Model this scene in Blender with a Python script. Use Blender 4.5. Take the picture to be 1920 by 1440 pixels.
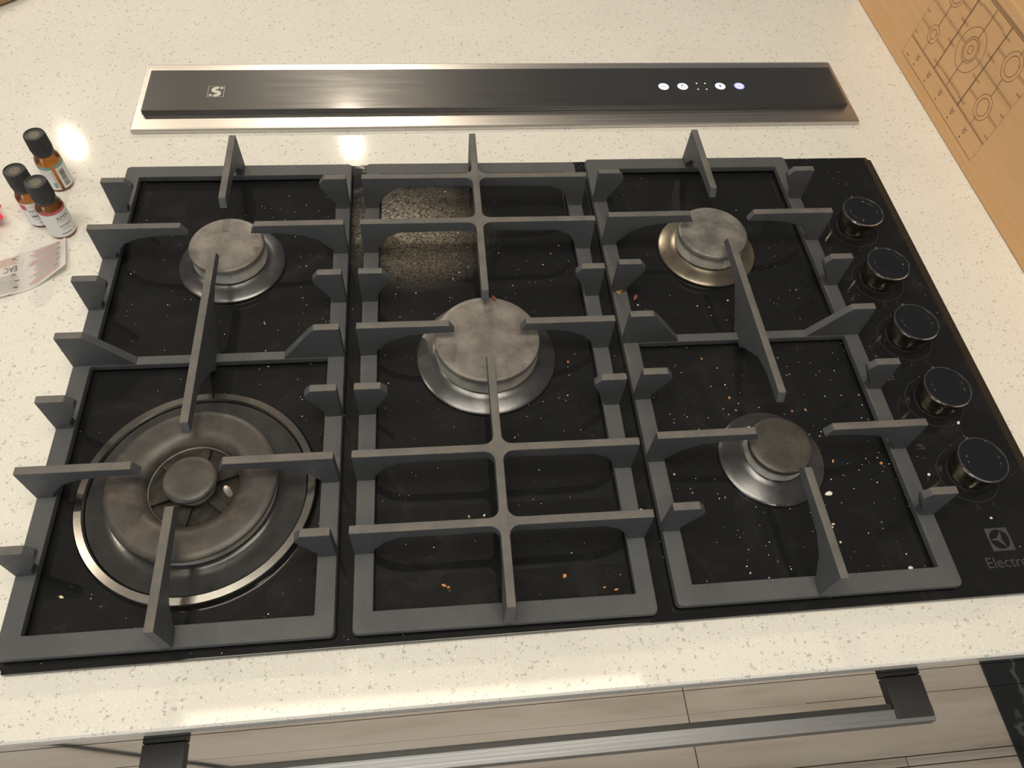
import bpy, bmesh, math, random
from mathutils import Matrix, Vector, noise
random.seed(7)
scene = bpy.context.scene
col = scene.collection
for o in list(bpy.data.objects):
    bpy.data.objects.remove(o)

# ------------------------------------------------------------------ camera, world, light, exposure
def rz(t): return Matrix.Rotation(t, 3, 'Z')
def rx(t): return Matrix.Rotation(t, 3, 'X')
cam_d = bpy.data.cameras.new('camera'); cam = bpy.data.objects.new('camera', cam_d); col.objects.link(cam)
cam_d.sensor_width = 36.0; cam_d.lens = 36 * 1434.1572 / 1920
cam_d.shift_x = -7.9 / 1920; cam_d.shift_y = -1.0 / 1920
cam_d.clip_start = .02
cam.matrix_world = Matrix.Translation((-.0715, -.4078, .5726)) @ (rz(-.1897) @ rx(.5884) @ rz(.1127)).to_4x4()
scene.camera = cam
scene.view_settings.view_transform = 'Standard'; scene.view_settings.look = 'None'
scene.view_settings.exposure = 0.07; scene.view_settings.gamma = 1; scene.view_settings.use_curve_mapping = False
world = bpy.data.worlds.new('world'); scene.world = world; world.use_nodes = True
bg = world.node_tree.nodes['Background']; bg.inputs[0].default_value = (.93, .97, 1.0, 1); bg.inputs[1].default_value = .25

def area(name, loc, target, size, power, color, shape='SQUARE', size_y=None):
    d = bpy.data.lights.new(name, 'AREA'); d.energy = power; d.color = color; d.shape = shape; d.size = size
    if size_y: d.size_y = size_y
    o = bpy.data.objects.new(name, d); col.objects.link(o); o.location = loc
    o.rotation_euler = (Vector(target) - Vector(loc)).to_track_quat('-Z', 'Y').to_euler()
    return o
# area light added for assumed daylight, no window built, over the photographer's left shoulder
area('assumed_daylight', (-2.3, -2.6, .75), (0, 0, 0), 1.3, 17, (.80, .90, 1.0), 'RECTANGLE', 1.1)
CEIL = 1.6
LAMPS = [(-.375, 2.255), (-1.495, 2.275)]
LAMPS_ADDED = [(-1.45, .35), (.55, -1.2)]  # unseen downlights, added to light the left and front

# ------------------------------------------------------------------ helpers
def setk(o, label=None, cat=None, group=None, kind=None):
    if label: o['label'] = label
    if cat: o['category'] = cat
    if group: o['group'] = group
    if kind: o['kind'] = kind
    return o
def empty(name, loc=(0, 0, 0), rot=0, label=None, cat=None, group=None):
    o = bpy.data.objects.new(name, None); o.empty_display_size = .02; col.objects.link(o)
    o.location = loc; o.rotation_euler = (0, 0, rot)
    return setk(o, label, cat, group)
def finish(name, bm, mat, parent=None, loc=(0, 0, 0), rot=(0, 0, 0), smooth=True, angle=35):
    bmesh.ops.recalc_face_normals(bm, faces=bm.faces)
    me = bpy.data.meshes.new(name); bm.to_mesh(me); bm.free()
    return meshobj(name, me, mat, parent, loc, rot, smooth, angle)
def meshobj(name, me, mat, parent=None, loc=(0, 0, 0), rot=(0, 0, 0), smooth=True, angle=35):
    if smooth:
        me.shade_smooth(); me.set_sharp_from_angle(angle=math.radians(angle))
    for m in (mat if isinstance(mat, (list, tuple)) else [mat]):
        if m: me.materials.append(m)
    o = bpy.data.objects.new(name, me); col.objects.link(o)
    o.location = loc; o.rotation_euler = rot
    if parent: o.parent = parent
    if smooth:
        w = o.modifiers.new('weighted_normals', 'WEIGHTED_NORMAL'); w.keep_sharp = True; w.weight = 60
    return o
def bevel_all(bm, w, seg=2, ang=25):
    es = [e for e in bm.edges if len(e.link_faces) == 2 and e.calc_face_angle(0) > math.radians(ang)]
    bmesh.ops.bevel(bm, geom=es, offset=w, segments=seg, profile=.6, affect='EDGES', clamp_overlap=True)
def box_bm(x0, x1, y0, y1, z0, z1, bev=0, seg=2, bm=None):
    own = bm is None
    bm = bm or bmesh.new()
    r = bmesh.ops.create_cube(bm, size=1)
    for v in r['verts']:
        v.co = Vector((x0 + (v.co.x + .5) * (x1 - x0), y0 + (v.co.y + .5) * (y1 - y0), z0 + (v.co.z + .5) * (z1 - z0)))
    if own and bev: bevel_all(bm, bev, seg)
    return bm
def prism(poly, a0, a1, axis='Y', bev=.0008, seg=2, draft=0):
    """poly in (s,z); extruded along the other horizontal axis a0..a1 (axis = direction of s)"""
    bm = bmesh.new(); zs = [q[1] for q in poly]; zt = max(zs); zb = min(zs)
    def P(s, a, z): return Vector((s, a, z)) if axis == 'X' else Vector((a, s, z))
    def off(z): return draft * (zt - z) / max(1e-6, zt - zb)
    A = [bm.verts.new(P(s, a0 - off(z), z)) for s, z in poly]
    B = [bm.verts.new(P(s, a1 + off(z), z)) for s, z in poly]
    bm.faces.new(A); bm.faces.new(B[::-1]); n = len(poly)
    for i in range(n): bm.faces.new((A[i], B[i], B[(i + 1) % n], A[(i + 1) % n]))
    bmesh.ops.recalc_face_normals(bm, faces=bm.faces)
    if bev: bevel_all(bm, bev, seg)
    return bm
def lathe(prof, n=64, bm=None, teeth=None):
    """prof list of (r,z); closed to the axis when r==0. teeth=(zmin,zmax,count,depth)"""
    bm = bm or bmesh.new(); rings = []
    for r, z in prof:
        if r < 1e-7: rings.append([bm.verts.new((0, 0, z))])
        else:
            ring = []
            for i in range(n):
                a = 2 * math.pi * i / n; rr = r
                if teeth and teeth[0] <= z <= teeth[1] and i % 2: rr = r - teeth[2]
                ring.append(bm.verts.new((rr * math.cos(a), rr * math.sin(a), z)))
            rings.append(ring)
    for A, B in zip(rings, rings[1:]):
        if len(A) == 1 and len(B) == 1: continue
        if len(A) == 1:
            for i in range(n): bm.faces.new((A[0], B[i], B[(i + 1) % n]))
        elif len(B) == 1:
            for i in range(n): bm.faces.new((A[i], B[0], A[(i + 1) % n]))
        else:
            for i in range(n): bm.faces.new((A[i], A[(i + 1) % n], B[(i + 1) % n], B[i]))
    return bm
def ribbon(bm, pts, w, closed=False, frame=None, t=.0001):
    """flat printed line of width w through 2-D pts; frame maps (x,y,h)->Vector"""
    frame = frame or (lambda x, y, h: Vector((x, y, h)))
    P = [Vector(p) for p in pts]; n = len(P); L = []; R = []
    for i in range(n):
        if closed: d = (P[(i + 1) % n] - P[i - 1])
        else: d = P[min(i + 1, n - 1)] - P[max(i - 1, 0)]
        d = d.normalized(); nn = Vector((-d.y, d.x)) * w / 2
        a = P[i] + nn; b = P[i] - nn
        L.append(bm.verts.new(frame(a.x, a.y, t))); R.append(bm.verts.new(frame(b.x, b.y, t)))
    for i in range(n if closed else n - 1):
        j = (i + 1) % n; bm.faces.new((L[i], L[j], R[j], R[i]))
def circle_pts(cx, cy, r, n=40, a0=0, a1=2 * math.pi):
    return [(cx + r * math.cos(a0 + (a1 - a0) * i / n), cy + r * math.sin(a0 + (a1 - a0) * i / n)) for i in range(n + (0 if abs(a1 - a0 - 2 * math.pi) < 1e-6 else 1))]
def disc(bm, cx, cy, r, frame=None, t=.0001, n=20):
    frame = frame or (lambda x, y, h: Vector((x, y, h)))
    bm.faces.new([bm.verts.new(frame(cx + r * math.cos(2 * math.pi * i / n), cy + r * math.sin(2 * math.pi * i / n), t)) for i in range(n)])
def poly2(bm, pts, frame=None, t=.0001):
    frame = frame or (lambda x, y, h: Vector((x, y, h)))
    bm.faces.new([bm.verts.new(frame(x, y, t)) for x, y in pts])
def text_mesh(body, size, align='LEFT', bold=0):
    c = bpy.data.curves.new('lettering', 'FONT'); c.body = body; c.size = size; c.align_x = align; c.offset = bold; c.resolution_u = 4
    o = bpy.data.objects.new('lettering', c); col.objects.link(o)
    dg = bpy.context.evaluated_depsgraph_get(); dg.update()
    me = bpy.data.meshes.new_from_object(o.evaluated_get(dg))
    bpy.data.objects.remove(o); bpy.data.curves.remove(c); me.materials.clear()
    return me

# ------------------------------------------------------------------ materials
class N:
    def __init__(s, name):
        s.m = bpy.data.materials.new(name); s.m.use_nodes = True; s.t = s.m.node_tree; s.b = s.t.nodes['Principled BSDF']
        s.tc = s.t.nodes.new('ShaderNodeTexCoord')
    def new(s, typ, **kw):
        n = s.t.nodes.new(typ)
        for k, v in kw.items():
            if k.startswith('_'): setattr(n, k[1:], v)
            else: n.inputs[k.replace('__', ' ')].default_value = v
        return n
    def link(s, a, b): s.t.links.new(a, b)
    def noise(s, scale, detail=4, rough=.55, coord='Object', dist=0):
        n = s.new('ShaderNodeTexNoise', Scale=scale, Detail=detail, Roughness=rough, Distortion=dist); s.link(s.tc.outputs[coord], n.inputs['Vector']); return n
    def ramp(s, src, stops):
        r = s.new('ShaderNodeValToRGB'); el = r.color_ramp.elements
        while len(el) < len(stops): el.new(.5)
        for e, (p, c) in zip(el, stops):
            e.position = p; e.color = (c, c, c, 1) if not isinstance(c, tuple) else (*c, 1)
        s.link(src, r.inputs[0]); return r
    def mix(s, fac, a, b, blend='MIX'):
        n = s.new('ShaderNodeMix', _data_type='RGBA', _blend_type=blend)
        for v, i in ((fac, 0), (a, 6), (b, 7)):
            if hasattr(v, 'is_linked') or hasattr(v, 'links'): s.link(v, n.inputs[i])
            elif isinstance(v, tuple): n.inputs[i].default_value = (*v, 1)
            else: n.inputs[i].default_value = v
        return n.outputs[2]
    def math(s, op, a, b=0.0):
        n = s.new('ShaderNodeMath', _operation=op)
        for i, v in enumerate((a, b)):
            if hasattr(v, 'links'): s.link(v, n.inputs[i])
            else: n.inputs[i].default_value = v
        return n.outputs[0]
    def bump(s, h, strength=.3, dist=.001):
        n = s.new('ShaderNodeBump', Strength=strength, Distance=dist); s.link(h, n.inputs['Height']); s.link(n.outputs[0], s.b.inputs['Normal']); return n
    def set(s, **kw):
        for k, v in kw.items():
            i = s.b.inputs[k.replace('__', ' ')]
            if hasattr(v, 'links'): s.link(v, i)
            elif isinstance(v, tuple): i.default_value = (*v, 1)
            else: i.default_value = v
        return s
def plain(name, color, rough=.5, metal=0, nscale=0, namt=.15, bump=0, bscale=400, **kw):
    n = N(name); n.set(Roughness=rough, Metallic=metal, **kw)
    ns = n.noise(nscale or 30)
    lo = tuple(c * (1 - namt) for c in color); hi = tuple(min(1, c * (1 + namt)) for c in color)
    n.set(Base__Color=n.ramp(ns.outputs[0], [(.3, lo), (.7, hi)]).outputs[0])
    if bump: n.bump(n.noise(bscale, 3).outputs[0], bump, .0005)
    return n.m
M = {}
def quartz():
    n = N('speckled_quartz'); T = n.tc.outputs['Object']
    base = n.ramp(n.noise(9, 3).outputs[0], [(.3, (.755, .735, .69)), (.7, (.80, .78, .74))]).outputs[0]
    fine = n.ramp(n.noise(900, 2).outputs[0], [(.35, .86), (.6, 1.0)]).outputs[0]
    base = n.mix(.6, base, fine, 'MULTIPLY')
    for sc, thr, col_, f, dens in ((165, .215, (.37, .35, .31), .62, .55), (290, .21, (.30, .275, .235), .52, .52), (100, .175, (.48, .465, .42), .62, .6), (420, .22, (.93, .91, .86), .7, .45)):
        w = n.noise(sc * 1.6, 2); wv = n.mix(.009 * 150 / sc, T, w.outputs['Color'], 'ADD')
        v = n.new('ShaderNodeTexVoronoi', Scale=sc, Randomness=1.0); n.link(wv, v.inputs['Vector'])
        m1 = n.math('LESS_THAN', v.outputs['Distance'], thr)
        sep = n.new('ShaderNodeSeparateColor'); n.link(v.outputs['Color'], sep.inputs[0])
        m2 = n.math('GREATER_THAN', sep.outputs[0], dens)
        m = n.math('MULTIPLY', n.math('MULTIPLY', m1, m2), f)
        base = n.mix(m, base, col_)
    n.set(Base__Color=base, Roughness=.045, Specular__IOR__Level=.45)
    return n.m
M['quartz'] = quartz()
def black_glass():
    n = N('black_glass'); T = n.tc.outputs['Object']
    mp = n.new('ShaderNodeMapping'); n.link(T, mp.inputs[0]); mp.inputs['Location'].default_value = (.082 / .088, -.152 / .085, 0); mp.inputs['Scale'].default_value = (1 / .088, 1 / .085, 0)
    ln = n.new('ShaderNodeVectorMath', _operation='LENGTH'); n.link(mp.outputs[0], ln.inputs[0])
    spot = n.ramp(ln.outputs['Value'], [(.25, 1.0), (.95, 0.0)]).outputs[0]
    streak = n.ramp(n.noise(480, 6, .8, dist=.3).outputs[0], [(.40, 0.05), (.66, 1.0)]).outputs[0]
    grease = n.math('MULTIPLY', n.math('MULTIPLY', spot, streak), .75)
    haze = n.ramp(n.noise(14, 6, .7, dist=1.2).outputs[0], [(.52, 0.0), (.85, .10)]).outputs[0]
    v = n.new('ShaderNodeTexVoronoi', Scale=330); n.link(T, v.inputs['Vector'])
    sep = n.new('ShaderNodeSeparateColor'); n.link(v.outputs['Color'], sep.inputs[0])
    dust = n.math('MULTIPLY', n.math('LESS_THAN', v.outputs['Distance'], .15), n.math('GREATER_THAN', sep.outputs[0], .93))
    dust = n.math('MULTIPLY', dust, n.ramp(n.noise(12, 2).outputs[0], [(.42, .0), (.6, .75)]).outputs[0])
    c = n.mix(grease, (.0115, .0118, .0125), (.30, .25, .18)); c = n.mix(haze, c, (.16, .15, .13)); c = n.mix(dust, c, (.55, .52, .47))
    r = n.math('ADD', n.math('MULTIPLY', n.math('ADD', grease, dust), .5), n.math('ADD', n.math('MULTIPLY', haze, 1.6), .035))
    n.set(Base__Color=c, Roughness=r, IOR=1.5)
    return n.m
M['glass'] = black_glass()
def cast_iron():
    n = N('cast_iron_enamel')
    big = n.noise(22, 5, .6); c = n.ramp(big.outputs[0], [(.35, (.064, .068, .075)), (.62, (.076, .079, .084)), (.8, (.092, .087, .079))]).outputs[0]
    fleck = n.ramp(n.noise(520, 2).outputs[0], [(.62, 0.0), (.72, .35)]).outputs[0]
    c = n.mix(fleck, c, (.15, .14, .125))
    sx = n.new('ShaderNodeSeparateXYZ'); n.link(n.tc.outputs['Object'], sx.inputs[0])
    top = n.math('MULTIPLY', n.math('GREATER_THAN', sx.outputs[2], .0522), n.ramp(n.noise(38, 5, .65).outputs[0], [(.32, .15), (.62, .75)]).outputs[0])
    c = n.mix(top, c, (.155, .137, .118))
    n.set(Base__Color=c, Roughness=n.ramp(n.noise(60, 4).outputs[0], [(.3, .48), (.7, .64)]).outputs[0], Specular__IOR__Level=.55)
    n.bump(n.noise(900, 4, .75).outputs[0], .55, .0007)
    return n.m
M['iron'] = cast_iron()
def cap_mat(name, a, b, c):
    n = N(name)
    k = n.ramp(n.noise(45, 7, .65).outputs[0], [(.36, a), (.5, b), (.66, c)]).outputs[0]
    sp = n.ramp(n.noise(330, 3).outputs[0], [(.6, 0.0), (.72, .5)]).outputs[0]
    k = n.mix(sp, k, tuple(x * .35 for x in a))
    n.set(Base__Color=k, Roughness=.42, Specular__IOR__Level=.5); n.bump(n.noise(700, 3).outputs[0], .15, .0003)
    return n.m
M['cap'] = cap_mat('burnt_cap_enamel', (.115, .102, .093), (.165, .148, .135), (.225, .203, .187))
M['cap_dark'] = cap_mat('dark_cap_enamel', (.040, .037, .034), (.058, .051, .045), (.085, .073, .062))
M['cap_ring'] = cap_mat('wok_ring_enamel', (.035, .034, .034), (.05, .045, .042), (.085, .068, .052))
M['cap_grey'] = cap_mat('grey_cap_enamel', (.10, .095, .088), (.16, .155, .145), (.23, .21, .19))
M['alu'] = plain('dull_aluminium', (.50, .48, .43), .5, .25, 60, .2, .1)
M['base_dark'] = plain('gunmetal_burner_base', (.11, .11, .115), .26, .75, 40, .35, .08, 600)
M['base_warm'] = plain('heat_tinted_burner_base', (.20, .175, .14), .3, .8, 30, .45, .08, 600)
M['wok_dish'] = plain('black_enamel_dish', (.035, .035, .036), .2, 0, 40, .3, .1, 300)
M['wok_rim'] = plain('brushed_steel_rim', (.33, .315, .30), .2, 1, 35, .25)
M['soot'] = plain('sooty_burner_floor', (.020, .0165, .012), .8, 0, 160, .9, .5, 500)
M['ceramic'] = plain('white_ceramic', (.62, .56, .52), .35)
M['rust'] = plain('orange_residue', (.5, .22, .05), .6, 0, 200, .4)
M['red_bit'] = plain('dark_red_residue', (.30, .05, .04), .5, 0, 200, .4)
def steel(name, col_, rough):
    n = N(name); mp = n.new('ShaderNodeMapping'); n.link(n.tc.outputs['Object'], mp.inputs[0]); mp.inputs['Scale'].default_value = (3, 900, 900)
    ns = n.new('ShaderNodeTexNoise', Scale=1.0, Detail=3.0); n.link(mp.outputs[0], ns.inputs['Vector'])
    c = n.ramp(ns.outputs[0], [(.3, tuple(x * .88 for x in col_)), (.7, col_)]).outputs[0]
    n.set(Base__Color=c, Metallic=1.0, Roughness=n.ramp(ns.outputs[0], [(.3, rough * .85), (.7, rough * 1.2)]).outputs[0])
    return n.m
M['steel'] = steel('brushed_stainless', (.66, .635, .61), .36)
M['steel_dark'] = steel('brushed_steel_bar', (.25, .255, .27), .5)
def hood_glass():
    n = N('smoked_black_glass'); mp = n.new('ShaderNodeMapping'); n.link(n.tc.outputs['Object'], mp.inputs[0]); mp.inputs['Scale'].default_value = (9, 120, 1)
    ns = n.new('ShaderNodeTexNoise', Scale=1.0, Detail=5.0, Roughness=.6); n.link(mp.outputs[0], ns.inputs['Vector'])
    smear = n.ramp(ns.outputs[0], [(.35, .34), (.7, .42)]).outputs[0]
    n.set(Base__Color=(.028, .028, .029), Roughness=smear, IOR=1.5, Coat__Weight=.8, Coat__Roughness=.09)
    return n.m
M['hood_glass'] = hood_glass()
M['print_pale'] = plain('pale_print', (.50, .50, .44), .5)
M['print_grey'] = plain('grey_print', (.055, .058, .058), .4)
M['print_faint'] = plain('faint_grey_print', (.045, .045, .047), .4)
def emit(name, c, s):
    n = N(name); n.set(Base__Color=c, Emission__Color=c, Emission__Strength=s); n.noise(5); return n.m
M['led_white'] = emit('led_white', (.80, .80, 1.0), .75)
M['led_blue'] = emit('led_blue', (.36, .36, 1.0), .8)
M['led_green'] = emit('led_green', (.75, .8, .55), .7)
M['icon_dark'] = plain('icon_print', (.12, .11, .2), .5)
M['knob_face'] = plain('knob_black_glass', (.012, .014, .017), .16, 0, 8, .1)
M['knob_side'] = cap_mat('tarnished_black_chrome', (.06, .054, .042), (.14, .125, .095), (.42, .38, .29))
M['knob_side'].node_tree.nodes['Principled BSDF'].inputs['Metallic'].default_value = .85
M['knob_side'].node_tree.nodes['Principled BSDF'].inputs['Roughness'].default_value = .22
M['chrome'] = plain('worn_chrome', (.72, .66, .6), .2, 1, 90, .25)
M['black_plastic'] = plain('black_plastic', (.022, .022, .023), .5)
M['cap_plastic'] = plain('ribbed_black_plastic', (.035, .035, .037), .48, 0, 40, .15)
def amber():
    n = N('amber_glass'); n.noise(5)
    n.set(Base__Color=(.45, .17, .035), Roughness=.06, IOR=1.45, Transmission__Weight=.85); return n.m
M['amber'] = amber()
M['cap_top'] = plain('tan_cap_top', (.12, .105, .08), .5, 0, 200, .2)  # bottle cap tops, lighter tan than the ribbed sides
M['label'] = plain('white_label_paper', (.80, .79, .78), .55, 0, 15, .04)
M['label_red'] = plain('crimson_band', (.58, .12, .14), .55)
M['label_teal'] = plain('teal_band', (.22, .40, .38), .55)
M['ink'] = plain('dark_ink', (.09, .085, .085), .6)
M['ink_red'] = plain('red_ink', (.55, .22, .20), .6)
M['ink_grey'] = plain('grey_ink', (.36, .34, .33), .6)
M['ink_brown'] = plain('brown_ink', (.16, .085, .045), .7)
M['ink_brown_pale'] = plain('pale_brown_ink', (.27, .165, .095), .7)
M['paper'] = plain('leaflet_paper', (.90, .875, .86), .6, 0, 20, .04)
M['card_red'] = plain('red_carton', (.72, .02, .05), .5)
def cardboard():
    n = N('brown_cardboard'); mp = n.new('ShaderNodeMapping'); n.link(n.tc.outputs['Object'], mp.inputs[0]); mp.inputs['Scale'].default_value = (60, 6, 160)
    ns = n.new('ShaderNodeTexNoise', Scale=1.0, Detail=4.0); n.link(mp.outputs[0], ns.inputs['Vector'])
    n.set(Base__Color=n.ramp(ns.outputs[0], [(.3, (.60, .36, .172)), (.7, (.65, .395, .195))]).outputs[0], Roughness=.75); return n.m
M['cardboard'] = cardboard()
def wood_floor():
    n = N('oak_laminate'); mp = n.new('ShaderNodeMapping'); n.link(n.tc.outputs['Object'], mp.inputs[0]); mp.inputs['Scale'].default_value = (2.2, 26, 1)
    oi = n.new('ShaderNodeObjectInfo'); va = n.new('ShaderNodeVectorMath', _operation='SCALE'); va.inputs[3].default_value = 30
    cx = n.new('ShaderNodeCombineXYZ'); n.link(oi.outputs['Random'], cx.inputs[0]); n.link(oi.outputs['Random'], cx.inputs[1]); n.link(cx.outputs[0], va.inputs[0])
    n.link(va.outputs[0], mp.inputs['Location'])
    ns = n.new('ShaderNodeTexNoise', Scale=1.0, Detail=7.0, Roughness=.62, Distortion=.5); n.link(mp.outputs[0], ns.inputs['Vector'])
    c = n.ramp(ns.outputs[0], [(.28, (.48, .39, .31)), (.48, (.68, .59, .50)), (.72, (.78, .70, .61))]).outputs[0]
    n.set(Base__Color=c, Roughness=.42); return n.m
M['floor'] = wood_floor()
M['joint'] = plain('dark_floor_joint', (.10, .075, .055), .8)
M['ceiling'] = plain('white_ceiling_paint', (.64, .62, .585), .8)
M['ceiling_dark'] = plain('grey_ceiling_panel', (.40, .41, .43), .6)
M['trim'] = plain('cream_trim', (.93, .86, .74), .6)
M['cabinet'] = plain('white_cabinet_board', (.6, .57, .52), .5)
def mirror_glass():
    n = N('dark_mirror_glass'); n.noise(4); n.set(Base__Color=(.72, .71, .70), Metallic=1.0, Roughness=.03); return n.m
M['oven_glass'] = mirror_glass()
def marble():
    n = N('black_marble'); w = n.noise(3, 5, .6); wv = n.mix(.4, n.tc.outputs['Object'], w.outputs['Color'], 'ADD')
    wave = n.new('ShaderNodeTexWave', Scale=1.1, Distortion=2.0, Detail=2.0); n.link(wv, wave.inputs['Vector'])
    v = n.ramp(wave.outputs['Fac'], [(.0, .35), (.002, 0.0)]).outputs[0]
    n.set(Base__Color=n.mix(v, (.022, .024, .025), (.35, .35, .34)), Roughness=.5); return n.m
M['marble'] = marble()
M['wood'] = plain('brown_wood', (.36, .21, .10), .5, 0, 25, .25)
M['lens'] = emit('lamp_lens', (1.0, .86, .62), 6.0)
M['white_metal'] = plain('white_lamp_ring', (.8, .8, .78), .4)
M['crumb_orange'] = plain('orange_crumb', (.62, .27, .10), .7)
M['crumb_pale'] = plain('pale_crumb', (.75, .66, .48), .7)
M['crumb_red'] = plain('dark_red_crumb', (.25, .06, .05), .6)
M['crumb_white'] = plain('white_crumb', (.8, .77, .72), .7)

# ------------------------------------------------------------------ the setting
CT = .017
counter = setk(finish('worktop', box_bm(-1.25, 1.3, -.299, 1.05, -CT, 0, .004, 3), M['quartz']),
               'cream speckled quartz worktop under the gas hob', 'worktop')
setk(finish('island_body', box_bm(-1.2, 1.25, -.262, 1.0, -.9, -CT - .0005), M['cabinet']), 'pale island carcass beneath the speckled worktop', 'cabinet')
floor = setk(finish('floor', box_bm(-3.5, 3.5, -3.6, 3.6, -.95, -.904), M['joint']), kind='structure')
rows = [-.300 - .192 * k for k in range(-1, 9)]
offs = {0: .739, 1: .358}
for r in range(len(rows) - 1):
    y1, y0 = rows[r], rows[r + 1]
    off = {0: .739, 1: .358}.get(r, random.uniform(0, 1.2))
    x = off - 2.7
    while x < 2.4:
        finish('plank', box_bm(x + .0009, x + 1.3491, y0 + .0008, y1 - .0008, -.9035, -.9, .0006, 1), M['floor'], floor)
        x += 1.35
ceil = setk(finish('ceiling', box_bm(-3.5, .09, -3.6, 3.6, CEIL, CEIL + .1), M['ceiling']), kind='structure')
finish('ceiling_panel', box_bm(.0905, 3.5, -3.6, 3.6, CEIL, CEIL + .1), M['ceiling_dark'], ceil)
setk(finish('trim_1', box_bm(.079, .101, -3.6, 3.6, CEIL - .012, CEIL - .0005), M['trim']), kind='structure')

def lamp(x, y, label, power, with_obj=True):
    r = empty('ceiling_downlight', (x, y, CEIL), 0, label, 'lamp', 'ceiling downlights')
    finish('trim_ring', lathe([(.047, -.001), (.058, -.001), (.058, -.006), (.050, -.009), (.047, -.007), (.047, -.001)], 40), M['white_metal'], r)
    finish('lens', lathe([(0, -.004), (.0465, -.004), (.0465, -.002), (0, -.002)], 40), M['lens'], r)
    d = bpy.data.lights.new('downlight', 'AREA'); d.shape = 'DISK'; d.size = .046; d.energy = power; d.color = (1.0, .85, .655); d.spread = math.radians(150)
    o = bpy.data.objects.new('downlight', d); col.objects.link(o); o.parent = r; o.location = (0, 0, -.010)
lamp(*LAMPS[0], 'ceiling downlight mirrored in the worktop between hood and hob', 25)
lamp(*LAMPS[1], 'ceiling downlight mirrored beside the three brown bottles', 16)
lamp(*LAMPS_ADDED[0], 'assumed ceiling downlight above the left end of the island', 4)  # unseen lamp, assumed for light falling from the left
lamp(*LAMPS_ADDED[1], 'added fill downlight on the grey panel behind the cook', 5)  # unseen lamp, added as warm fill from the front

pl = empty('added_fill_panel', (-.15, -.26, CEIL), 0, 'large flat fill panel added on the ceiling above the cook', 'lamp')  # unseen panel, added as soft top light on grates and worktop
bm = bmesh.new()
for a0, a1, b0, b1 in ((-.62, .62, .30, .32), (-.62, .62, -.32, -.30), (-.62, -.60, -.30, .30), (.60, .62, -.30, .30)): box_bm(a0, a1, b0, b1, -.03, -.0005, bm=bm)
finish('fill_panel_frame', bm, M['white_metal'], pl); finish('diffuser', box_bm(-.6, .6, -.3, .3, -.012, -.0008), M['lens'], pl)
d = bpy.data.lights.new('fill_panel_light', 'AREA'); d.shape = 'RECTANGLE'; d.size = 1.18; d.size_y = .58; d.energy = 5.6; d.color = (.80, .925, 1.0)
o = bpy.data.objects.new('fill_panel_light', d); col.objects.link(o); o.parent = pl; o.location = (0, 0, -.016)

# ------------------------------------------------------------------ oven front below the worktop
YD = -.292
oven = empty('drawer_unit', (0, YD, -.9), 0, 'mirror gloss drawer unit with steel bar handle below the worktop', 'drawers')
def oz(z): return z + .9
finish('body', box_bm(-1.1, 1.2, .002, .029, oz(-.88), oz(-.0180)), M['black_plastic'], oven)
finish('fascia', box_bm(-1.1, 1.2, 0, .0018, oz(-.0615), oz(-.0185)), M['oven_glass'], oven)
finish('upper_drawer_front', box_bm(-1.1, 1.2, 0, .0018, oz(-.176), oz(-.0640)), M['oven_glass'], oven)
finish('seal_strip', box_bm(-.30, .262, .0, .0017, oz(-.1785), oz(-.1768)), M['steel'], oven)
finish('lower_drawer_front', box_bm(-1.1, 1.2, 0, .0018, oz(-.86), oz(-.1790)), M['oven_glass'], oven)
HZ = -.085
handle = finish('handle', prism([(-.0372, oz(HZ) - .010), (-.0362, oz(HZ)), (-.0250, oz(HZ) + .001), (-.0250, oz(HZ) - .010)], -.3075, .3275, 'Y', .0006), M['steel_dark'], oven)
finish('handle_back', prism([(-.0249, oz(HZ) - .010), (-.0249, oz(HZ) - .001), (-.0203, oz(HZ) - .001), (-.0203, oz(HZ) - .010)], -.3055, .2935, 'Y', .0005), M['black_plastic'], handle)
for x0, x1 in ((-.3065, -.2745), (.2935, .3262)):
    finish('bracket', box_bm(x0, x1, -.0325, -.0003, oz(HZ) - .009, oz(HZ) + .0025, .0008), M['black_plastic'], handle)

# dark stone threshold slab in the floor at the right
setk(finish('floor_slab', box_bm(.948, 1.75, -1.8, -.10, -.8998, -.893, .001), M['marble']), 'black marble floor slab with a thin pale vein at the right', 'slab')

def tube(pts, r, n=8):
    bm = bmesh.new(); P = [Vector(p) for p in pts]; prev = None
    for i, p in enumerate(P):
        d = (P[min(i + 1, len(P) - 1)] - P[max(0, i - 1)]).normalized(); s = d.cross(Vector((0, 0, 1)));
        s = s.normalized() if s.length > 1e-6 else Vector((1, 0, 0)); u = s.cross(d)
        ring = [bm.verts.new(p + (s * math.cos(2 * math.pi * k / n) + u * math.sin(2 * math.pi * k / n)) * r) for k in range(n)]
        if prev:
            for k in range(n): bm.faces.new((prev[k], prev[(k + 1) % n], ring[(k + 1) % n], ring[k]))
        else: bm.faces.new(ring)
        prev = ring
    bm.faces.new(prev[::-1]); return bm
setk(finish('floor_cord', tube([(-.80, -.462, -.897), (-.70, -.441, -.897), (-.56, -.411, -.897), (-.40, -.376, -.897), (-.3, -.345, -.897)], .003), M['black_plastic']),
     'thin black cord lying on the wooden floor', 'cord')

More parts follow.
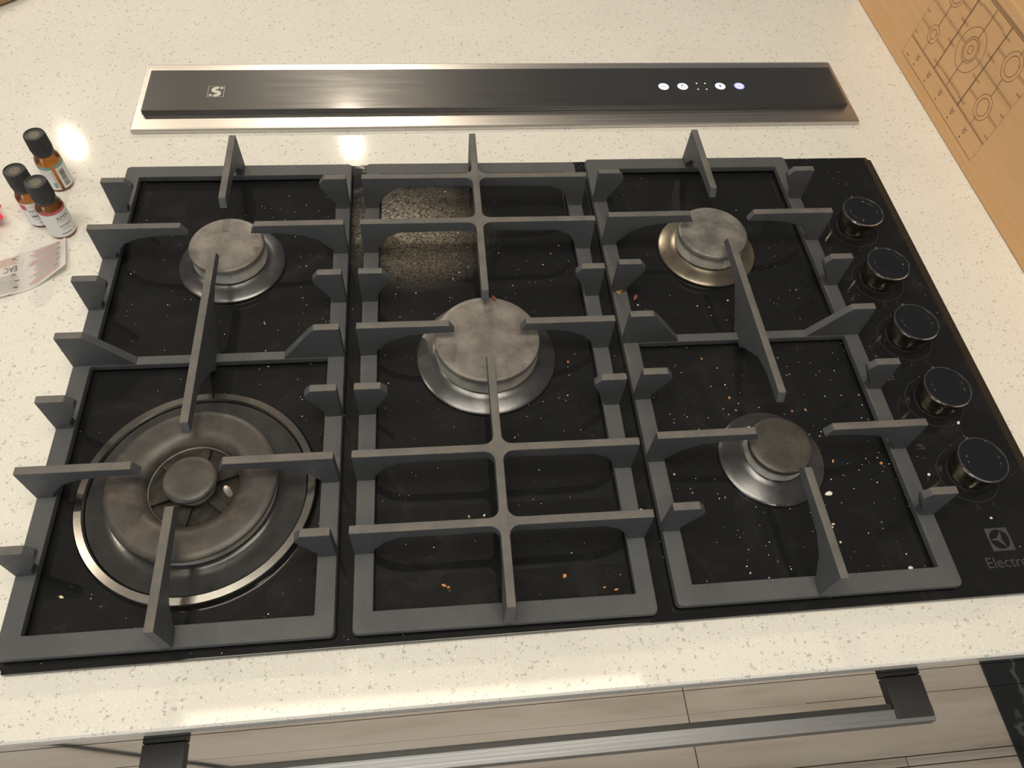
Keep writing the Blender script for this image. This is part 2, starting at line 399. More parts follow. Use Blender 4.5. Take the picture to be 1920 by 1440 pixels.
# ------------------------------------------------------------------ downdraft hood
hood = empty('downdraft_hood', (.0305, .3765, 0), .0035, 'flat stainless downdraft hood with black glass lid set into the worktop', 'hood')
bm = bmesh.new()
def rect_frame(bm, X, Y, x, y, z0, z1, cy=0):
    def ring(a, b, z, c=0): return [bm.verts.new(v) for v in ((-a, -b + c, z), (a, -b + c, z), (a, b + c, z), (-a, b + c, z))]
    o0, o1, i0, i1 = ring(X, Y, z0), ring(X, Y, z1), ring(x, y, z0, cy), ring(x, y, z1, cy)
    for k in range(4):
        j = (k + 1) % 4
        bm.faces.new((o0[k], o0[j], o1[j], o1[k])); bm.faces.new((i0[j], i0[k], i1[k], i1[j]))
        bm.faces.new((o1[k], o1[j], i1[j], i1[k])); bm.faces.new((o0[j], o0[k], i0[k], i0[j]))
bm = bmesh.new(); rect_frame(bm, .421, .0595, .4125, .0375, .0003, .006, .006)
bmesh.ops.recalc_face_normals(bm, faces=bm.faces); bevel_all(bm, .0024, 2)
finish('steel_surround', bm, M['steel'], hood)
finish('recess', box_bm(-.412, .412, -.031, .043, .0004, .003), M['steel_dark'], hood)
lid = finish('glass_lid', box_bm(-.4112, .4112, -.0365, .0365, .0065, .0122, .0012, 3), M['hood_glass'], hood, (0, .0022, 0))
finish('lid_edge_trim', box_bm(-.4105, .4105, -.0355, .0355, .0032, .0063), M['steel_dark'], lid)
bm = bmesh.new(); LX, LY = -.3345, -.004
ribbon(bm, [(LX - .0088, LY - .0095), (LX + .0088, LY - .0095), (LX + .0088, LY + .0095), (LX - .0088, LY + .0095)], .0006, True, t=.01226)
finish('logo_square', bm, M['print_pale'], lid, smooth=False)
bm = bmesh.new()
S = circle_pts(LX + .0003, LY + .0030, .0034, 14, math.radians(50), math.radians(270)) + circle_pts(LX + .0003, LY - .0034, .0034, 14, math.radians(90), math.radians(-130))[1:]
for i in range(len(S) - 1): pass
ribbon(bm, S, .0044, t=.01227)
disc(bm, LX + .0058, LY + .0062, .0018, t=.01226); disc(bm, LX - .0056, LY - .0062, .0018, t=.01226)
finish('logo_emblem', bm, M['print_pale'], lid, smooth=False)
bx0 = lambda X: X - .0305
for i, (X, mm) in enumerate(((.2188, 'led_white'), (.2425, 'led_white'), (.2897, 'led_white'), (.3138, 'led_blue'))):
    bm = bmesh.new(); disc(bm, 0, 0, .0064, t=0, n=28)
    b = finish('touch_button', bm, M[mm], lid, (bx0(X), -.0008, .01226), smooth=False)
    bm = bmesh.new()
    if i == 0: ribbon(bm, [(-.003, 0), (.003, 0)], .0011); 
    elif i == 1: ribbon(bm, [(-.003, -.0012), (-.0008, -.0012)], .0012); ribbon(bm, [(.0008, -.0012), (.003, -.0012)], .0012); disc(bm, 0, .0018, .0014)
    elif i == 2: disc(bm, 0, .0008, .0015); ribbon(bm, [(0, 0), (0, -.0028)], .0009)
    else: ribbon(bm, circle_pts(0, 0, .0036, 24), .0010, True); ribbon(bm, [(-.0012, .0002), (.0012, .0002)], .0006)
    finish('icon', bm, M['icon_dark'] if i < 3 else M['led_white'], b, (0, 0, .00002), smooth=False)
for X, Y in ((.2612, .3837), (.2718, .3836), (.2606, .3723), (.2713, .3722)):
    bm = bmesh.new(); disc(bm, 0, 0, .0011, t=0, n=10); finish('indicator_dot', bm, M['led_green'], lid, (bx0(X), Y - .3787, .01226), smooth=False)

# ------------------------------------------------------------------ gas hob: glass, print and knobs
GT = .005
hob = empty('gas_hob', (0, 0, 0), 0, 'black glass gas hob with five knobs along its right side', 'hob')
bm = box_bm(-.381, .44, -.255, .255, 0, GT)
bmesh.ops.bevel(bm, geom=[e for e in bm.edges if abs(e.verts[0].co.z - e.verts[1].co.z) > .001], offset=.004, segments=3, affect='EDGES')
bevel_all(bm, .0009, 2)
finish('glass_plate', bm, M['glass'], hob)
KY = [.143 - .0731 * i for i in range(5)]; KX = .3805
bm = bmesh.new()
for y in KY:
    ribbon(bm, circle_pts(KX, y - .001, .0262, 44, math.radians(105), math.radians(395)), .00045, t=GT + .0001)
    disc(bm, KX - .003, y + .0272, .0011, t=GT + .0001, n=10)
    for q, (ax, ay) in enumerate(((KX - .0315, y + .003), (KX - .004, y - .0315), (KX + .011, y - .0295))):
        ribbon(bm, [(ax - .0018, ay - .0022), (ax + .0018, ay - .0022), (ax, ay + .0028)], .0006, True, t=GT + .0001)
    k = KY.index(y)
    for a in range(3):
        for b in range(2): disc(bm, KX - .034 + a * .0026, y + .026 + b * .003, .0010 if (a + b + k) % 3 else .0015, t=GT + .0001, n=8)
finish('printed_markings', bm, M['print_faint'], hob, smooth=False)
bm = bmesh.new(); cx, cy, h = .3823, -.2101, .0098
# square emblem: ring segments around a pointed star form
fr = lambda x, y, hh: Vector((cx + x, cy + y, GT + .0001))
R = .0083
for s in ((1, 1), (1, -1), (-1, -1), (-1, 1)):
    arc = [(R * math.cos(a), R * math.sin(a)) for a in [math.pi / 2 * i / 8 for i in range(9)]]
    poly2(bm, [(s[0] * p[0], s[1] * p[1]) for p in [(h, 0), (h, h), (0, h)] + arc[::-1]], fr)
star = [(-R, 0), (-.002, .0012), (.0035, R * .9), (.0018, 0), (.0035, -R * .9), (-.002, -.0012)]
poly2(bm, star, fr)
finish('emblem', bm, M['print_grey'], hob, smooth=False)
me = text_mesh('Electrolux', .0128); finish_o = meshobj('lettering', me, M['print_grey'], hob, (.3612, -.2335, GT + .0001), smooth=False)
def knob(x, y):
    k = finish('knob', lathe([(0, .0082), (.0155, .0082), (.0185, .0095), (.0196, .0125), (.0205, .024), (.0207, .0285), (.0195, .0285), (0, .0285)], 56), M['knob_side'], hob, (x, y, 0))
    finish('knob_neck', lathe([(0, GT), (.0185, GT), (.0185, .0062), (.0160, .0068), (.0150, .0085), (0, .0085)], 40), M['black_plastic'], k)
    finish('knob_rim', lathe([(.0208, .0280), (.0212, .0292), (.0208, .0302), (.0201, .0302), (.0199, .0292), (.0203, .0282), (.0208, .0280)], 56), M['chrome'], k)
    finish('knob_face', lathe([(0, .0298), (.0135, .0298), (.0137, .0296), (.0146, .0296), (.0148, .0298), (.0200, .0298), (.0200, .0286), (0, .0286)], 56), M['knob_face'], k)
    finish('pointer', box_bm(-.0014, .0014, .0208, .0224, .0284, .0306, .0004), M['chrome'], k, (0, 0, 0), (0, 0, math.radians(16)))
for y in KY: knob(KX, y)

# ------------------------------------------------------------------ burners
def burner(x, y, rb, rc, zt, label, base, capm, dirt=0):
    b = empty('gas_burner', (x, y, GT), random.uniform(-.4, .4), label, 'burner', 'round gas burners on the hob'); z = zt - GT
    finish('base_ring', lathe([(0, .0002), (rb - .001, .0002), (rb, .0014), (rb - .0005, .0028), (rb - .003, .0042), (rc + .004, .0064), (rc - .001, .0072), (rc - .004, .010), (0, .010)], 80), base, b)
    # flame crown with slots
    bm = bmesh.new(); n = 96; prof = [(rc - .0005, .0105), (rc - .0002, .0125), (rc - .0016, z - .0072), (rc - .003, z - .006)]
    rings = []
    for i in range(n):
        a = 2 * math.pi * i / n; notch = (i % 16 == 0)
        rings.append([bm.verts.new(((r - (.0016 if notch and j in (1, 2) else 0)) * math.cos(a), (r - (.0016 if notch and j in (1, 2) else 0)) * math.sin(a), zz)) for j, (r, zz) in enumerate(prof)])
    for i in range(n):
        for j in range(3): bm.faces.new((rings[i][j], rings[(i + 1) % n][j], rings[(i + 1) % n][j + 1], rings[i][j + 1]))
    bm.faces.new([r[0] for r in rings][::-1]); bm.faces.new([r[3] for r in rings])
    finish('flame_crown', bm, M['alu'], b, angle=25)
    finish('cap', lathe([(0, z - .0068), (rc - .002, z - .0068), (rc - .0002, z - .0055), (rc, z - .0032), (rc - .0006, z - .0012), (rc - .0022, z - .0002), (rc - .006, z), (0, z + .0004)], 80), capm, b)
    ig = finish('igniter', lathe([(0, .006), (.0023, .006), (.0020, z - .016), (.0012, z - .014), (0, z - .0135)], 14), M['ceramic'], b, ((rc + .0032) * math.cos(2.2), (rc + .0032) * math.sin(2.2), 0))
    return b
burner(-.0246, -.0055, .0631, .0465, .035, 'large rapid burner with worn brown cap under the middle grate', M['base_dark'], M['cap'])
burner(-.2600, .1161, .0497, .0345, .0335, 'medium burner with brown cap at the back of the left grate', M['base_dark'], M['cap'])
burner(.2105, .1162, .0500, .0350, .0335, 'medium burner with blotchy grey cap at the back of the right grate', M['base_warm'], M['cap_grey'])
burner(.2105, -.1252, .0455, .0265, .0315, 'small burner with dark cap at the front of the right grate', M['base_dark'], M['cap_dark'])
# wok burner
wok = empty('wok_burner', (-.2609, -.1272, GT), 0, 'large double ring wok burner with steel rim at the front of the left grate', 'burner', 'round gas burners on the hob')
finish('steel_rim', lathe([(.0835, .0030), (.0838, .0062), (.0850, .0074), (.0905, .0070), (.0920, .0050), (.0926, .0006), (.0915, .0002), (.0835, .0002), (.0835, .0030)], 112), M['wok_rim'], wok)
finish('dish', lathe([(0, .0006), (.0832, .0006), (.0832, .0042), (.080, .0036), (.072, .0028), (.064, .0032), (.0608, .0050), (.0600, .0105), (.0, .0105)], 112), M['wok_dish'], wok)
finish('ring_crown', lathe([(.034, .0100), (.0618, .0096), (.0622, .0140), (.0614, .0185), (.0360, .0185), (.0340, .0150), (.034, .0100)], 112), M['alu'], wok)
finish('ring_cap', lathe([(.0350, .0178), (.0610, .0178), (.0632, .0188), (.0641, .0206), (.0636, .0222), (.0618, .0234), (.058, .0240), (.048, .0240), (.042, .0232), (.0372, .0206), (.0345, .0170), (.0338, .0120), (.0350, .0115), (.0350, .0178)], 112), M['cap_ring'], wok)
finish('burner_floor', lathe([(0, .0112), (.0336, .0112), (.0336, .0104), (0, .0104)], 60), M['soot'], wok)
for a in range(6):
    t = a * math.pi / 3 + .35
    finish('spoke', box_bm(.017, .0337, -.0035, .0035, .0110, .0150, .0006), M['soot'], wok, (0, 0, 0), (0, 0, t))
finish('centre_crown', lathe([(0, .0115), (.0150, .0115), (.0158, .0140), (.0180, .0200), (.0186, .0225), (.0175, .0240), (0, .0240)], 60), M['alu'], wok)
finish('centre_cap', lathe([(0, .0235), (.0188, .0235), (.0199, .0246), (.0202, .0262), (.0196, .0278), (.0180, .0290), (.014, .0294), (0, .0296)], 64), M['cap_dark'], wok)
finish('igniter', lathe([(0, .0108), (.0026, .0108), (.0026, .0205), (.0017, .0225), (.0014, .0235), (0, .0236)], 16), M['ceramic'], wok, (.0262, -.0065, 0))

# ------------------------------------------------------------------ grates
ZF, ZB, ZT = .0145, .0078, .053
TH = .0033
def stub_poly(): return [(0, .0095), (0, ZT), (.021, ZT), (.0262, .0465), (.0262, .0425), (.0135, .0205), (.0135, .0095)]
def long_poly(L): return [(0, .0095), (0, ZT), (L, ZT), (L + .0048, .0435), (L - .022, .0425), (.040, .0395), (.026, .033), (.0138, .0185), (.0138, .0095)]
def wide_poly(): return [(0, .0095), (0, ZT), (.021, ZT), (.0270, .047), (.052, .0150), (.052, .0100), (0, .0095)][:-1]
def mirror(poly, o, sgn): return [(o + sgn * s, z) for s, z in poly]
def frame_mesh(hw, hd, bx, by, cross=False):
    bm = bmesh.new()
    xs = [-hw, -hw + bx, hw - bx, hw]; ys = [-hd, -hd + by, hd - by, hd]
    if cross: ys = ys[:2] + [-.0045, .0045] + ys[2:]
    solid = {}
    nx, ny = len(xs) - 1, len(ys) - 1
    fill = lambda i, j: 0 <= i < nx and 0 <= j < ny and (i in (0, nx - 1) or j in (0, ny - 1) or (cross and j == 2))
    V = {}
    def v(i, j, k):
        if (i, j, k) not in V:
            x, y = xs[i], ys[j]
            if k == 0:   # casting draft: bars a little wider at the bottom
                x += .0008 * (-1 if i in (0, 2) and nx == 3 else 1) * (1 if i in (1, 3) else 1) * (1 if True else 0) if i in (0, 3) else 0
                x = x if i not in (0, 3) else xs[i] * 1.006
            V[(i, j, k)] = bm.verts.new((x, y, ZB if k == 0 else ZF))
        return V[(i, j, k)]
    for i in range(nx):
        for j in range(ny):
            if not fill(i, j): continue
            bm.faces.new((v(i, j, 1), v(i + 1, j, 1), v(i + 1, j + 1, 1), v(i, j + 1, 1)))
            bm.faces.new((v(i, j + 1, 0), v(i + 1, j + 1, 0), v(i + 1, j, 0), v(i, j, 0)))
            for (a, b, c, d, ni, nj) in ((i, j, i + 1, j, i, j - 1), (i + 1, j, i + 1, j + 1, i + 1, j), (i + 1, j + 1, i, j + 1, i, j + 1), (i, j + 1, i, j, i - 1, j)):
                if not fill(ni, nj): bm.faces.new((v(a, b, 0), v(c, d, 0), v(c, d, 1), v(a, b, 1)))
    bmesh.ops.recalc_face_normals(bm, faces=bm.faces)
    corner = [e for e in bm.edges if abs(e.verts[0].co.z - e.verts[1].co.z) > .001 and abs(abs(e.verts[0].co.x) - hw) < .002 and abs(abs(e.verts[0].co.y) - hd) < .001]
    bmesh.ops.bevel(bm, geom=corner, offset=.004, segments=3, profile=.5, affect='EDGES')
    bmesh.ops.dissolve_limit(bm, angle_limit=.01, verts=bm.verts, edges=bm.edges)
    bevel_all(bm, .0013, 2, 40)
    return bm
ROW = .0614
def feet(g, hw, hd):
    for sx in (-1, 1):
        for sy in (-1, 1):
            finish('rubber_foot', lathe([(0, GT), (.0045, GT), (.005, .0075), (.005, .0082), (0, .0082)], 16), M['black_plastic'], g, (sx * (hw - .008), sy * (hd - .03), 0))
def side_grate(name, cx, cy, th, label):
    g = empty(name, (cx, cy, 0), th, label, 'grate', 'cast iron pan grates on the hob'); hw, hd = .114, .2475
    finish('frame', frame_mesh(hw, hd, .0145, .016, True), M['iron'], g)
    for sgn in (-1, 1):
        for r in range(-3, 4):
            y = r * ROW
            if abs(r) == 2: nm, pl = 'finger', long_poly(.0812)
            elif r == 0: nm, pl = 'corner_finger', wide_poly()
            else: nm, pl = 'short_finger', stub_poly()
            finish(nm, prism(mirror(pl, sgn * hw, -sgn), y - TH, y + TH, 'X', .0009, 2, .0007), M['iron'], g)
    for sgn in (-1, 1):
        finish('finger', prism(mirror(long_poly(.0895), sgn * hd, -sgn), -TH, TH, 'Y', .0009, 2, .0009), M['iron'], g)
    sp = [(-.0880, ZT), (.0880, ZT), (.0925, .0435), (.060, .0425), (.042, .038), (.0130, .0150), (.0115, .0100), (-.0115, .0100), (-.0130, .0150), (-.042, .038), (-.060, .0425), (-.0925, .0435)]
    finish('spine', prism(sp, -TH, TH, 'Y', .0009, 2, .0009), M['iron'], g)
    feet(g, hw, hd)
    return g
side_grate('pan_grate', -.2644, -.0009, -.0044, 'left cast iron grate over the wok burner')
side_grate('pan_grate', .2155, 0, -.0035, 'right cast iron grate next to the row of knobs')
g = empty('pan_grate', (-.0245, -.0024, 0), -.0095, 'middle ladder shaped cast iron grate over the single large burner', 'grate', 'cast iron pan grates on the hob')
hw, hd = .1118, .2475
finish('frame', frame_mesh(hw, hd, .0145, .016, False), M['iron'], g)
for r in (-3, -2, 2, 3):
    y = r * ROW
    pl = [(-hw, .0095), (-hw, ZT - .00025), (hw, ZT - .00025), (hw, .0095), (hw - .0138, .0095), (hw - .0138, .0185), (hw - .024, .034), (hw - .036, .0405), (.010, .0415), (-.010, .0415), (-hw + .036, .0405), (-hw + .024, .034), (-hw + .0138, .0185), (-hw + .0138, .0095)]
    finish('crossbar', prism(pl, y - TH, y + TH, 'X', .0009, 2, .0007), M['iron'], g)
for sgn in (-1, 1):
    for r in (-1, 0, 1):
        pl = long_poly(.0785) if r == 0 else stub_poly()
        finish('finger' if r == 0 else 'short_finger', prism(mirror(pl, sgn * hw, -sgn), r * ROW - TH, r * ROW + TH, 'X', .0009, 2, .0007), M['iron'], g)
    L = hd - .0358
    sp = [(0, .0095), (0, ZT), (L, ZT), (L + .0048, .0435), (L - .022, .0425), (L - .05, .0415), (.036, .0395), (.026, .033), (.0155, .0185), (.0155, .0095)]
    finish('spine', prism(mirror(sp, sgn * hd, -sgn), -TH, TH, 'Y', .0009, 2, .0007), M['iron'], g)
# fillet webs where the spine meets the crossbars
def fillet(cx, cy):
    bm = bmesh.new(); a = TH; q = .0075; n = 5; pts = []
    for k in range(4):
        sx, sy = ((1, 1), (-1, 1), (-1, -1), (1, -1))[k]
        arc = [(a + q - q * math.sin(t), a + q - q * math.cos(t)) for t in [math.pi / 2 * i / n for i in range(n + 1)]]
        arc = [(sx * x, sy * y) for x, y in arc]
        if k in (0, 2): arc = arc
        else: arc = arc[::-1]
        pts += arc
    top = [bm.verts.new((cx + x, cy + y, ZT - .0006)) for x, y in pts]; bot = [bm.verts.new((cx + x, cy + y, .043)) for x, y in pts]
    bm.faces.new(top); bm.faces.new(bot[::-1])
    for i in range(len(pts)): bm.faces.new((top[i], bot[i], bot[(i + 1) % len(pts)], top[(i + 1) % len(pts)]))
    return bm
for r in (-3, -2, 2, 3): finish('fillet', fillet(0, r * ROW), M['iron'], g)
feet(g, hw, hd)

# ------------------------------------------------------------------ bottles
def cyl_patch(r, a0, a1, z0, z1, n=24, bm=None):
    bm = bm or bmesh.new(); A = []
    for i in range(n + 1):
        a = a0 + (a1 - a0) * i / n
        A.append([bm.verts.new((rr * math.cos(a), rr * math.sin(a), z)) for rr, z in ((r, z0), (r, z1))])
    for i in range(n): bm.faces.new((A[i][0], A[i + 1][0], A[i + 1][1], A[i][1]))
    return bm
def wrap_text(body, size, r, a_c, z, mat, parent, bold=0, align='CENTER', name='lettering'):
    me = text_mesh(body, size, align, bold)
    bm = bmesh.new(); bm.from_mesh(me); bpy.data.meshes.remove(me)
    bmesh.ops.triangulate(bm, faces=bm.faces)
    for v in bm.verts:
        a = a_c + v.co.x / r; v.co = Vector((r * math.cos(a), r * math.sin(a), z + v.co.y))
    return finish(name, bm, mat, parent, smooth=False)
def bottle(x, y, style, label, ang, rotcap):
    b = empty('dropper_bottle', (x, y, 0), 0, label, 'bottle', 'small brown bottles on the worktop')
    finish('glass_body', lathe([(0, .0012), (.0095, .0008), (.0112, .0004), (.0120, .0018), (.0122, .004), (.0122, .0335), (.0117, .0362), (.0104, .0388), (.0090, .0408), (.0086, .0435), (.0, .0435)], 56), M['amber'], b)
    c = finish('screw_cap', lathe([(0, .0462), (.0098, .0462), (.0102, .0466), (.0103, .048), (.0100, .0618), (.0095, .0632), (.0088, .0636), (.0082, .0634), (.0080, .0627), (.004, .0622), (0, .0621)], 84, teeth=(.047, .0620, .00045)), M['cap_plastic'], b, angle=20)
    finish('cap_top', lathe([(0, .06225), (.0076, .06235), (.0076, .0620), (0, .0620)], 40), M['cap_top'], c)
    finish('tamper_ring', lathe([(.0082, .0412), (.0098, .0414), (.0099, .0452), (.0094, .0458), (.0082, .0458), (.0082, .0412)], 48), M['cap_plastic'], b)
    R = .01232
    if style == 'barcode':
        l = finish('label', cyl_patch(R, ang - 1.9, ang - .16, .0035, .0285), M['label'], b)
        finish('label_band', cyl_patch(R, ang - 1.9, ang - .16, .0286, .0322), M['label_teal'], l)
        bm = bmesh.new(); cyl_patch(R + .00006, ang - .55, ang - .27, .006, .0125, 6, bm)
        finish('stamp', bm, M['label_teal'], l)
        bm = bmesh.new(); cyl_patch(R + .00006, ang - .30, ang - .255, .008, .026, 2, bm); finish('print_line', bm, M['ink_grey'], l)
        l2 = finish('barcode_label', cyl_patch(R, ang + .10, ang + 1.5, .0035, .0285), M['label'], b)
        finish('label_band', cyl_patch(R, ang + .10, ang + 1.5, .0286, .0322), M['label_teal'], l2)
        bm = bmesh.new(); z = .0065
        while z < .026:
            w = random.choice((.0004, .0006, .0011)); cyl_patch(R + .00006, ang + .28, ang + .72, z, z + w, 6, bm); z += w + random.choice((.0004, .0007))
        finish('barcode', bm, M['ink'], l2)
    else:
        l = finish('label', cyl_patch(R, ang - 2.0, ang + 1.5, .0035, .0315, 40), M['label'], b)
        if style == 'red':
            finish('label_band', cyl_patch(R, ang - 2.0, ang + 1.5, .0316, .0348, 40), M['label_red'], l)
            wrap_text('RMA', .0060, R + .0001, ang + .42, .0236, M['ink'], l)
            wrap_text('RETREAT', .0034, R + .0001, ang + .42, .0152, M['ink'], l)
            lines = ((.0218, -.2, .7, .0004, 'ink_red'), (.0124, -.1, .6, .0006, 'ink_grey'), (.0070, -.25, .55, .0008, 'ink'), (.0070, .72, .98, .0008, 'ink_grey'))
        else:
            bm = bmesh.new(); cyl_patch(R + .00006, ang - 1.35, ang - .75, .0235, .0300, 8, bm); finish('label_spot', bm, M['label_red'], l)
            wrap_text('RMA', .0046, R + .0001, ang - .35, .0205, M['ink'], l)
            wrap_text('WOOD', .0044, R + .0001, ang - .1, .0142, M['ink'], l, .0002)
            lines = ((.0275, -.6, .6, .0004, 'ink_red'), (.0185, -.6, .6, .0005, 'ink_grey'), (.0118, -.6, .6, .0006, 'ink'), (.0075, -.4, .3, .0006, 'ink'))
        for z, a0, a1, w, m in lines:
            finish('print_line', cyl_patch(R + .0001, ang + a0, ang + a1, z, z + w, 14), M[m], l)
    return b
fa = math.atan2(-.579, .357)
bottle(-.4285, .1715, 'red', 'brown bottle with a red banded white label, nearest the leaflet', fa, 0)
bottle(-.4510, .1880, 'spot', 'brown bottle half hidden behind the red banded bottle', fa, 1)
bottle(-.4455, .2385, 'barcode', 'brown bottle with teal banded label and barcode, farthest back', math.atan2(-.646, .374), 2)

# ------------------------------------------------------------------ leaflet
LP = [Vector((-.4235, .1590)), Vector((-.4120, .1185)), Vector((-.535, .109)), Vector((-.520, .060))]
def leaf(u, v, h=0):
    # u 0..1 from right end to the left, v 0..1 from far to near edge
    a = LP[0].lerp(LP[2], u); b = LP[1].lerp(LP[3], u); p = a.lerp(b, v)
    bow = -.006 * math.sin(math.pi * min(1, u * 1.6)) * v
    z = .0007 + .0085 * max(0, 1 - u * 4.2) ** 2 * (.35 + .65 * v) + .0022 * math.sin(u * 9 + .6) ** 2 * v + .0015 * abs(math.sin(u * 3.1 * math.pi)) * .3
    return Vector((p.x, p.y + bow, z + h))
bm = bmesh.new(); nu, nv = 44, 14; G = [[bm.verts.new(leaf(i / nu, j / nv)) for j in range(nv + 1)] for i in range(nu + 1)]
for i in range(nu):
    for j in range(nv): bm.faces.new((G[i][j], G[i + 1][j], G[i + 1][j + 1], G[i][j + 1]))
bmesh.ops.solidify(bm, geom=bm.faces[:], thickness=-.00018)
leaflet = setk(finish('leaflet', bm, M['paper'], angle=60), 'creased paper leaflet with red and grey small print by the bottles', 'leaflet')
bmr, bmg, bmk = bmesh.new(), bmesh.new(), bmesh.new()
def pline(bm, u0, u1, v, w=.012):
    n = max(2, int(abs(u1 - u0) / .025)); prev = None
    for i in range(n + 1):
        u = u0 + (u1 - u0) * i / n; a = bm.verts.new(leaf(u, v - w / 2, .0004)); b = bm.verts.new(leaf(u, v + w / 2, .0004))
        if prev: bm.faces.new((prev[0], a, b, prev[1]))
        prev = (a, b)
for c0, c1, rng in ((.03, .29, 'r'), (.35, .58, 'm'), (.66, .92, 'r')):
    v = .07; k = 0
    while v < .95:
        if rng == 'm' and .25 < v < .50: v += .04; continue
        u0 = c0 + random.uniform(0, .03); u1 = c1 - random.uniform(0, .07)
        red = (rng == 'm' and v < .3) or (rng == 'r' and (k // 3) % 2 == 0)
        pline(bmr if red else bmg, u0, u1, v)
        if k % 4 == 1: pline(bmk, u0, u0 + .03, v, .028)
        v += .042; k += 1
for nm_, b_, m_ in (('red_print', bmr, 'ink_red'), ('grey_print', bmg, 'ink_grey'), ('bold_print', bmk, 'ink')): setk(finish(nm_, b_, M[m_], leaflet, smooth=False), kind='stuff')
me = text_mesh('EAC', 1.0, 'LEFT'); bm = bmesh.new(); bm.from_mesh(me); bpy.data.meshes.remove(me)
bmesh.ops.triangulate(bm, faces=bm.faces)
for v in bm.verts: v.co = leaf(.365 + v.co.x * .052, .30 + v.co.y * .20, .0005)
finish('conformity_mark', bm, M['ink'], leaflet, smooth=False)

# ------------------------------------------------------------------ red carton reaching in at the left
ctn = empty('carton', (-.4800, .1780, 0), math.radians(-12), 'flattened red carton with a raised flap at the left edge', 'carton')
finish('carton_body', box_bm(-.085, -.022, -.022, .026, .0002, .0115, .0006), M['card_red'], ctn)
bm = bmesh.new(); pts = [(-.0005, 0), (-.024, .021), (-.024, -.019)]
A = [bm.verts.new((x, y, .0131 + x * .06)) for x, y in pts]; B = [bm.verts.new((x, y, .0127 + x * .06)) for x, y in pts]
bm.faces.new(A); bm.faces.new(B[::-1])
for i in range(3): bm.faces.new((A[i], B[i], B[(i + 1) % 3], A[(i + 1) % 3]))
finish('flap', bm, M['card_red'], ctn, smooth=False)

# wooden board at the far left corner
brd = empty('serving_board', (-.70, .70, 0), 0, 'brown wooden round board in the far left corner', 'board')
finish('board_disc', lathe([(0, .0004), (.176, .0004), (.181, .004), (.181, .014), (.178, .018), (0, .018)], 80), M['wood'], brd)
finish('raised_rim', lathe([(.160, .0182), (.163, .0215), (.174, .0215), (.177, .0182), (.160, .0182)], 80), M['wood'], brd)

# ------------------------------------------------------------------ cardboard box with the printed hob drawing
bxe = empty('cardboard_box', (.548, .30, 0), 0, 'brown cardboard box with a printed line drawing of a gas hob', 'box')
bm = bmesh.new()
hgt, wid = .150, .60
tn = math.tan(math.radians(4.5))
def bx(u, h, d): return Vector((h * tn + d, u, h + .0004))
Vv = [bm.verts.new(bx(u, h, d)) for d in (0, wid) for u, h in ((-.42, 0), (.2945, 0), (.2945, hgt), (-.42, hgt))]
for f in ((0, 1, 2, 3), (7, 6, 5, 4), (0, 4, 5, 1), (1, 5, 6, 2), (2, 6, 7, 3), (3, 7, 4, 0)): bm.faces.new([Vv[i] for i in f])
bmesh.ops.recalc_face_normals(bm, faces=bm.faces); bevel_all(bm, .003, 2)
body = finish('box_body', bm, M['cardboard'], bxe)
fb = lambda u, h, t: bx(u - .30, h, -.0003)
bmd, bmt, bmp = bmesh.new(), bmesh.new(), bmesh.new()
def seg(bm, a, b, w=.0005): ribbon(bm, [a, b], w, frame=fb)
def dbl(bm, a, b, gap=.0018, w=.0004):
    d = (Vector(b) - Vector(a)).normalized(); n = Vector((-d.y, d.x)) * gap / 2
    A, B = Vector(a), Vector(b); ribbon(bm, [A + n, B + n, B - n, A - n], w, True, fb)
U0, U1, H0, H1, HL = .2335, .444, .0155, .139, .0385
ribbon(bmd, [(U0, H0), (U1, H0), (U1, H1), (U0, H1)], .0006, True, fb)
seg(bmd, (U0, HL), (U1, HL), .0007); seg(bmd, (U0, HL + .0015), (U1, HL + .0015), .0004)
for q in (.1355, .1375): seg(bmt, (U0, q), (U1, q), .0008)
for u in (.3035, .3735): dbl(bmt, (u, HL), (u, .1355), .0014, .0005); seg(bmp, (u, HL), (u, .1355), .0014)
CIR = [(.3385, .0865, (.0242, .0138, .0112, .0045)), (.2685, .0615, (.0140, .0094)), (.270, .1115, (.0152, .0105)), (.409, .0615, (.0105, .0056)), (.409, .1115, (.0135, .0095))]
for cu, ch, rs in CIR:
    for k, r in enumerate(rs): ribbon(bmt if k and len(rs) > 2 else bmd, circle_pts(cu, ch, r, 40), .0006 if k else .0005, True, fb)
    disc(bmt, cu - rs[1] * .8, ch + rs[1] * .55, .0008, fb, n=10)
    R0 = rs[0] if len(rs) == 2 else rs[1]
    lo = HL + .002; hi = .134
    if len(rs) > 2:
        seg(bmp, (cu, lo), (cu, ch - rs[1]), .0012); seg(bmp, (cu, ch + rs[1]), (cu, hi), .0012)
        dbl(bmd, (cu - .034, ch), (cu - rs[1] - .001, ch)); dbl(bmd, (cu + rs[1] + .001, ch), (cu + .034, ch))
    else:
        if ch < .08: seg(bmp, (cu, lo), (cu, ch - R0 + .003), .0010); seg(bmp, (cu, ch + R0), (cu, .0865), .0012)
        else: seg(bmp, (cu, .0865), (cu, ch - R0), .0012); seg(bmp, (cu, ch + R0 - .003), (cu, hi), .0010)
        dbl(bmd, (cu - .034, ch), (cu - R0, ch)); dbl(bmd, (cu + R0, ch), (cu + .034, ch))
for u in (.2685, .409): dbl(bmd, (u - .034, .0865), (u + .034, .0865))
for u in (.3035, .3735):
    for h in (.046, .0735, .0995, .1245): dbl(bmd, (u - .0085, h), (u + .0085, h), .0015)
for u in (.2375, .440):
    for h in (.046, .0735, .0995, .1245): dbl(bmd, (u - .0035, h), (u + .0035, h), .0013)
for h in (.047, .126): dbl(bmd, (.3125, h), (.3645, h), .0016)
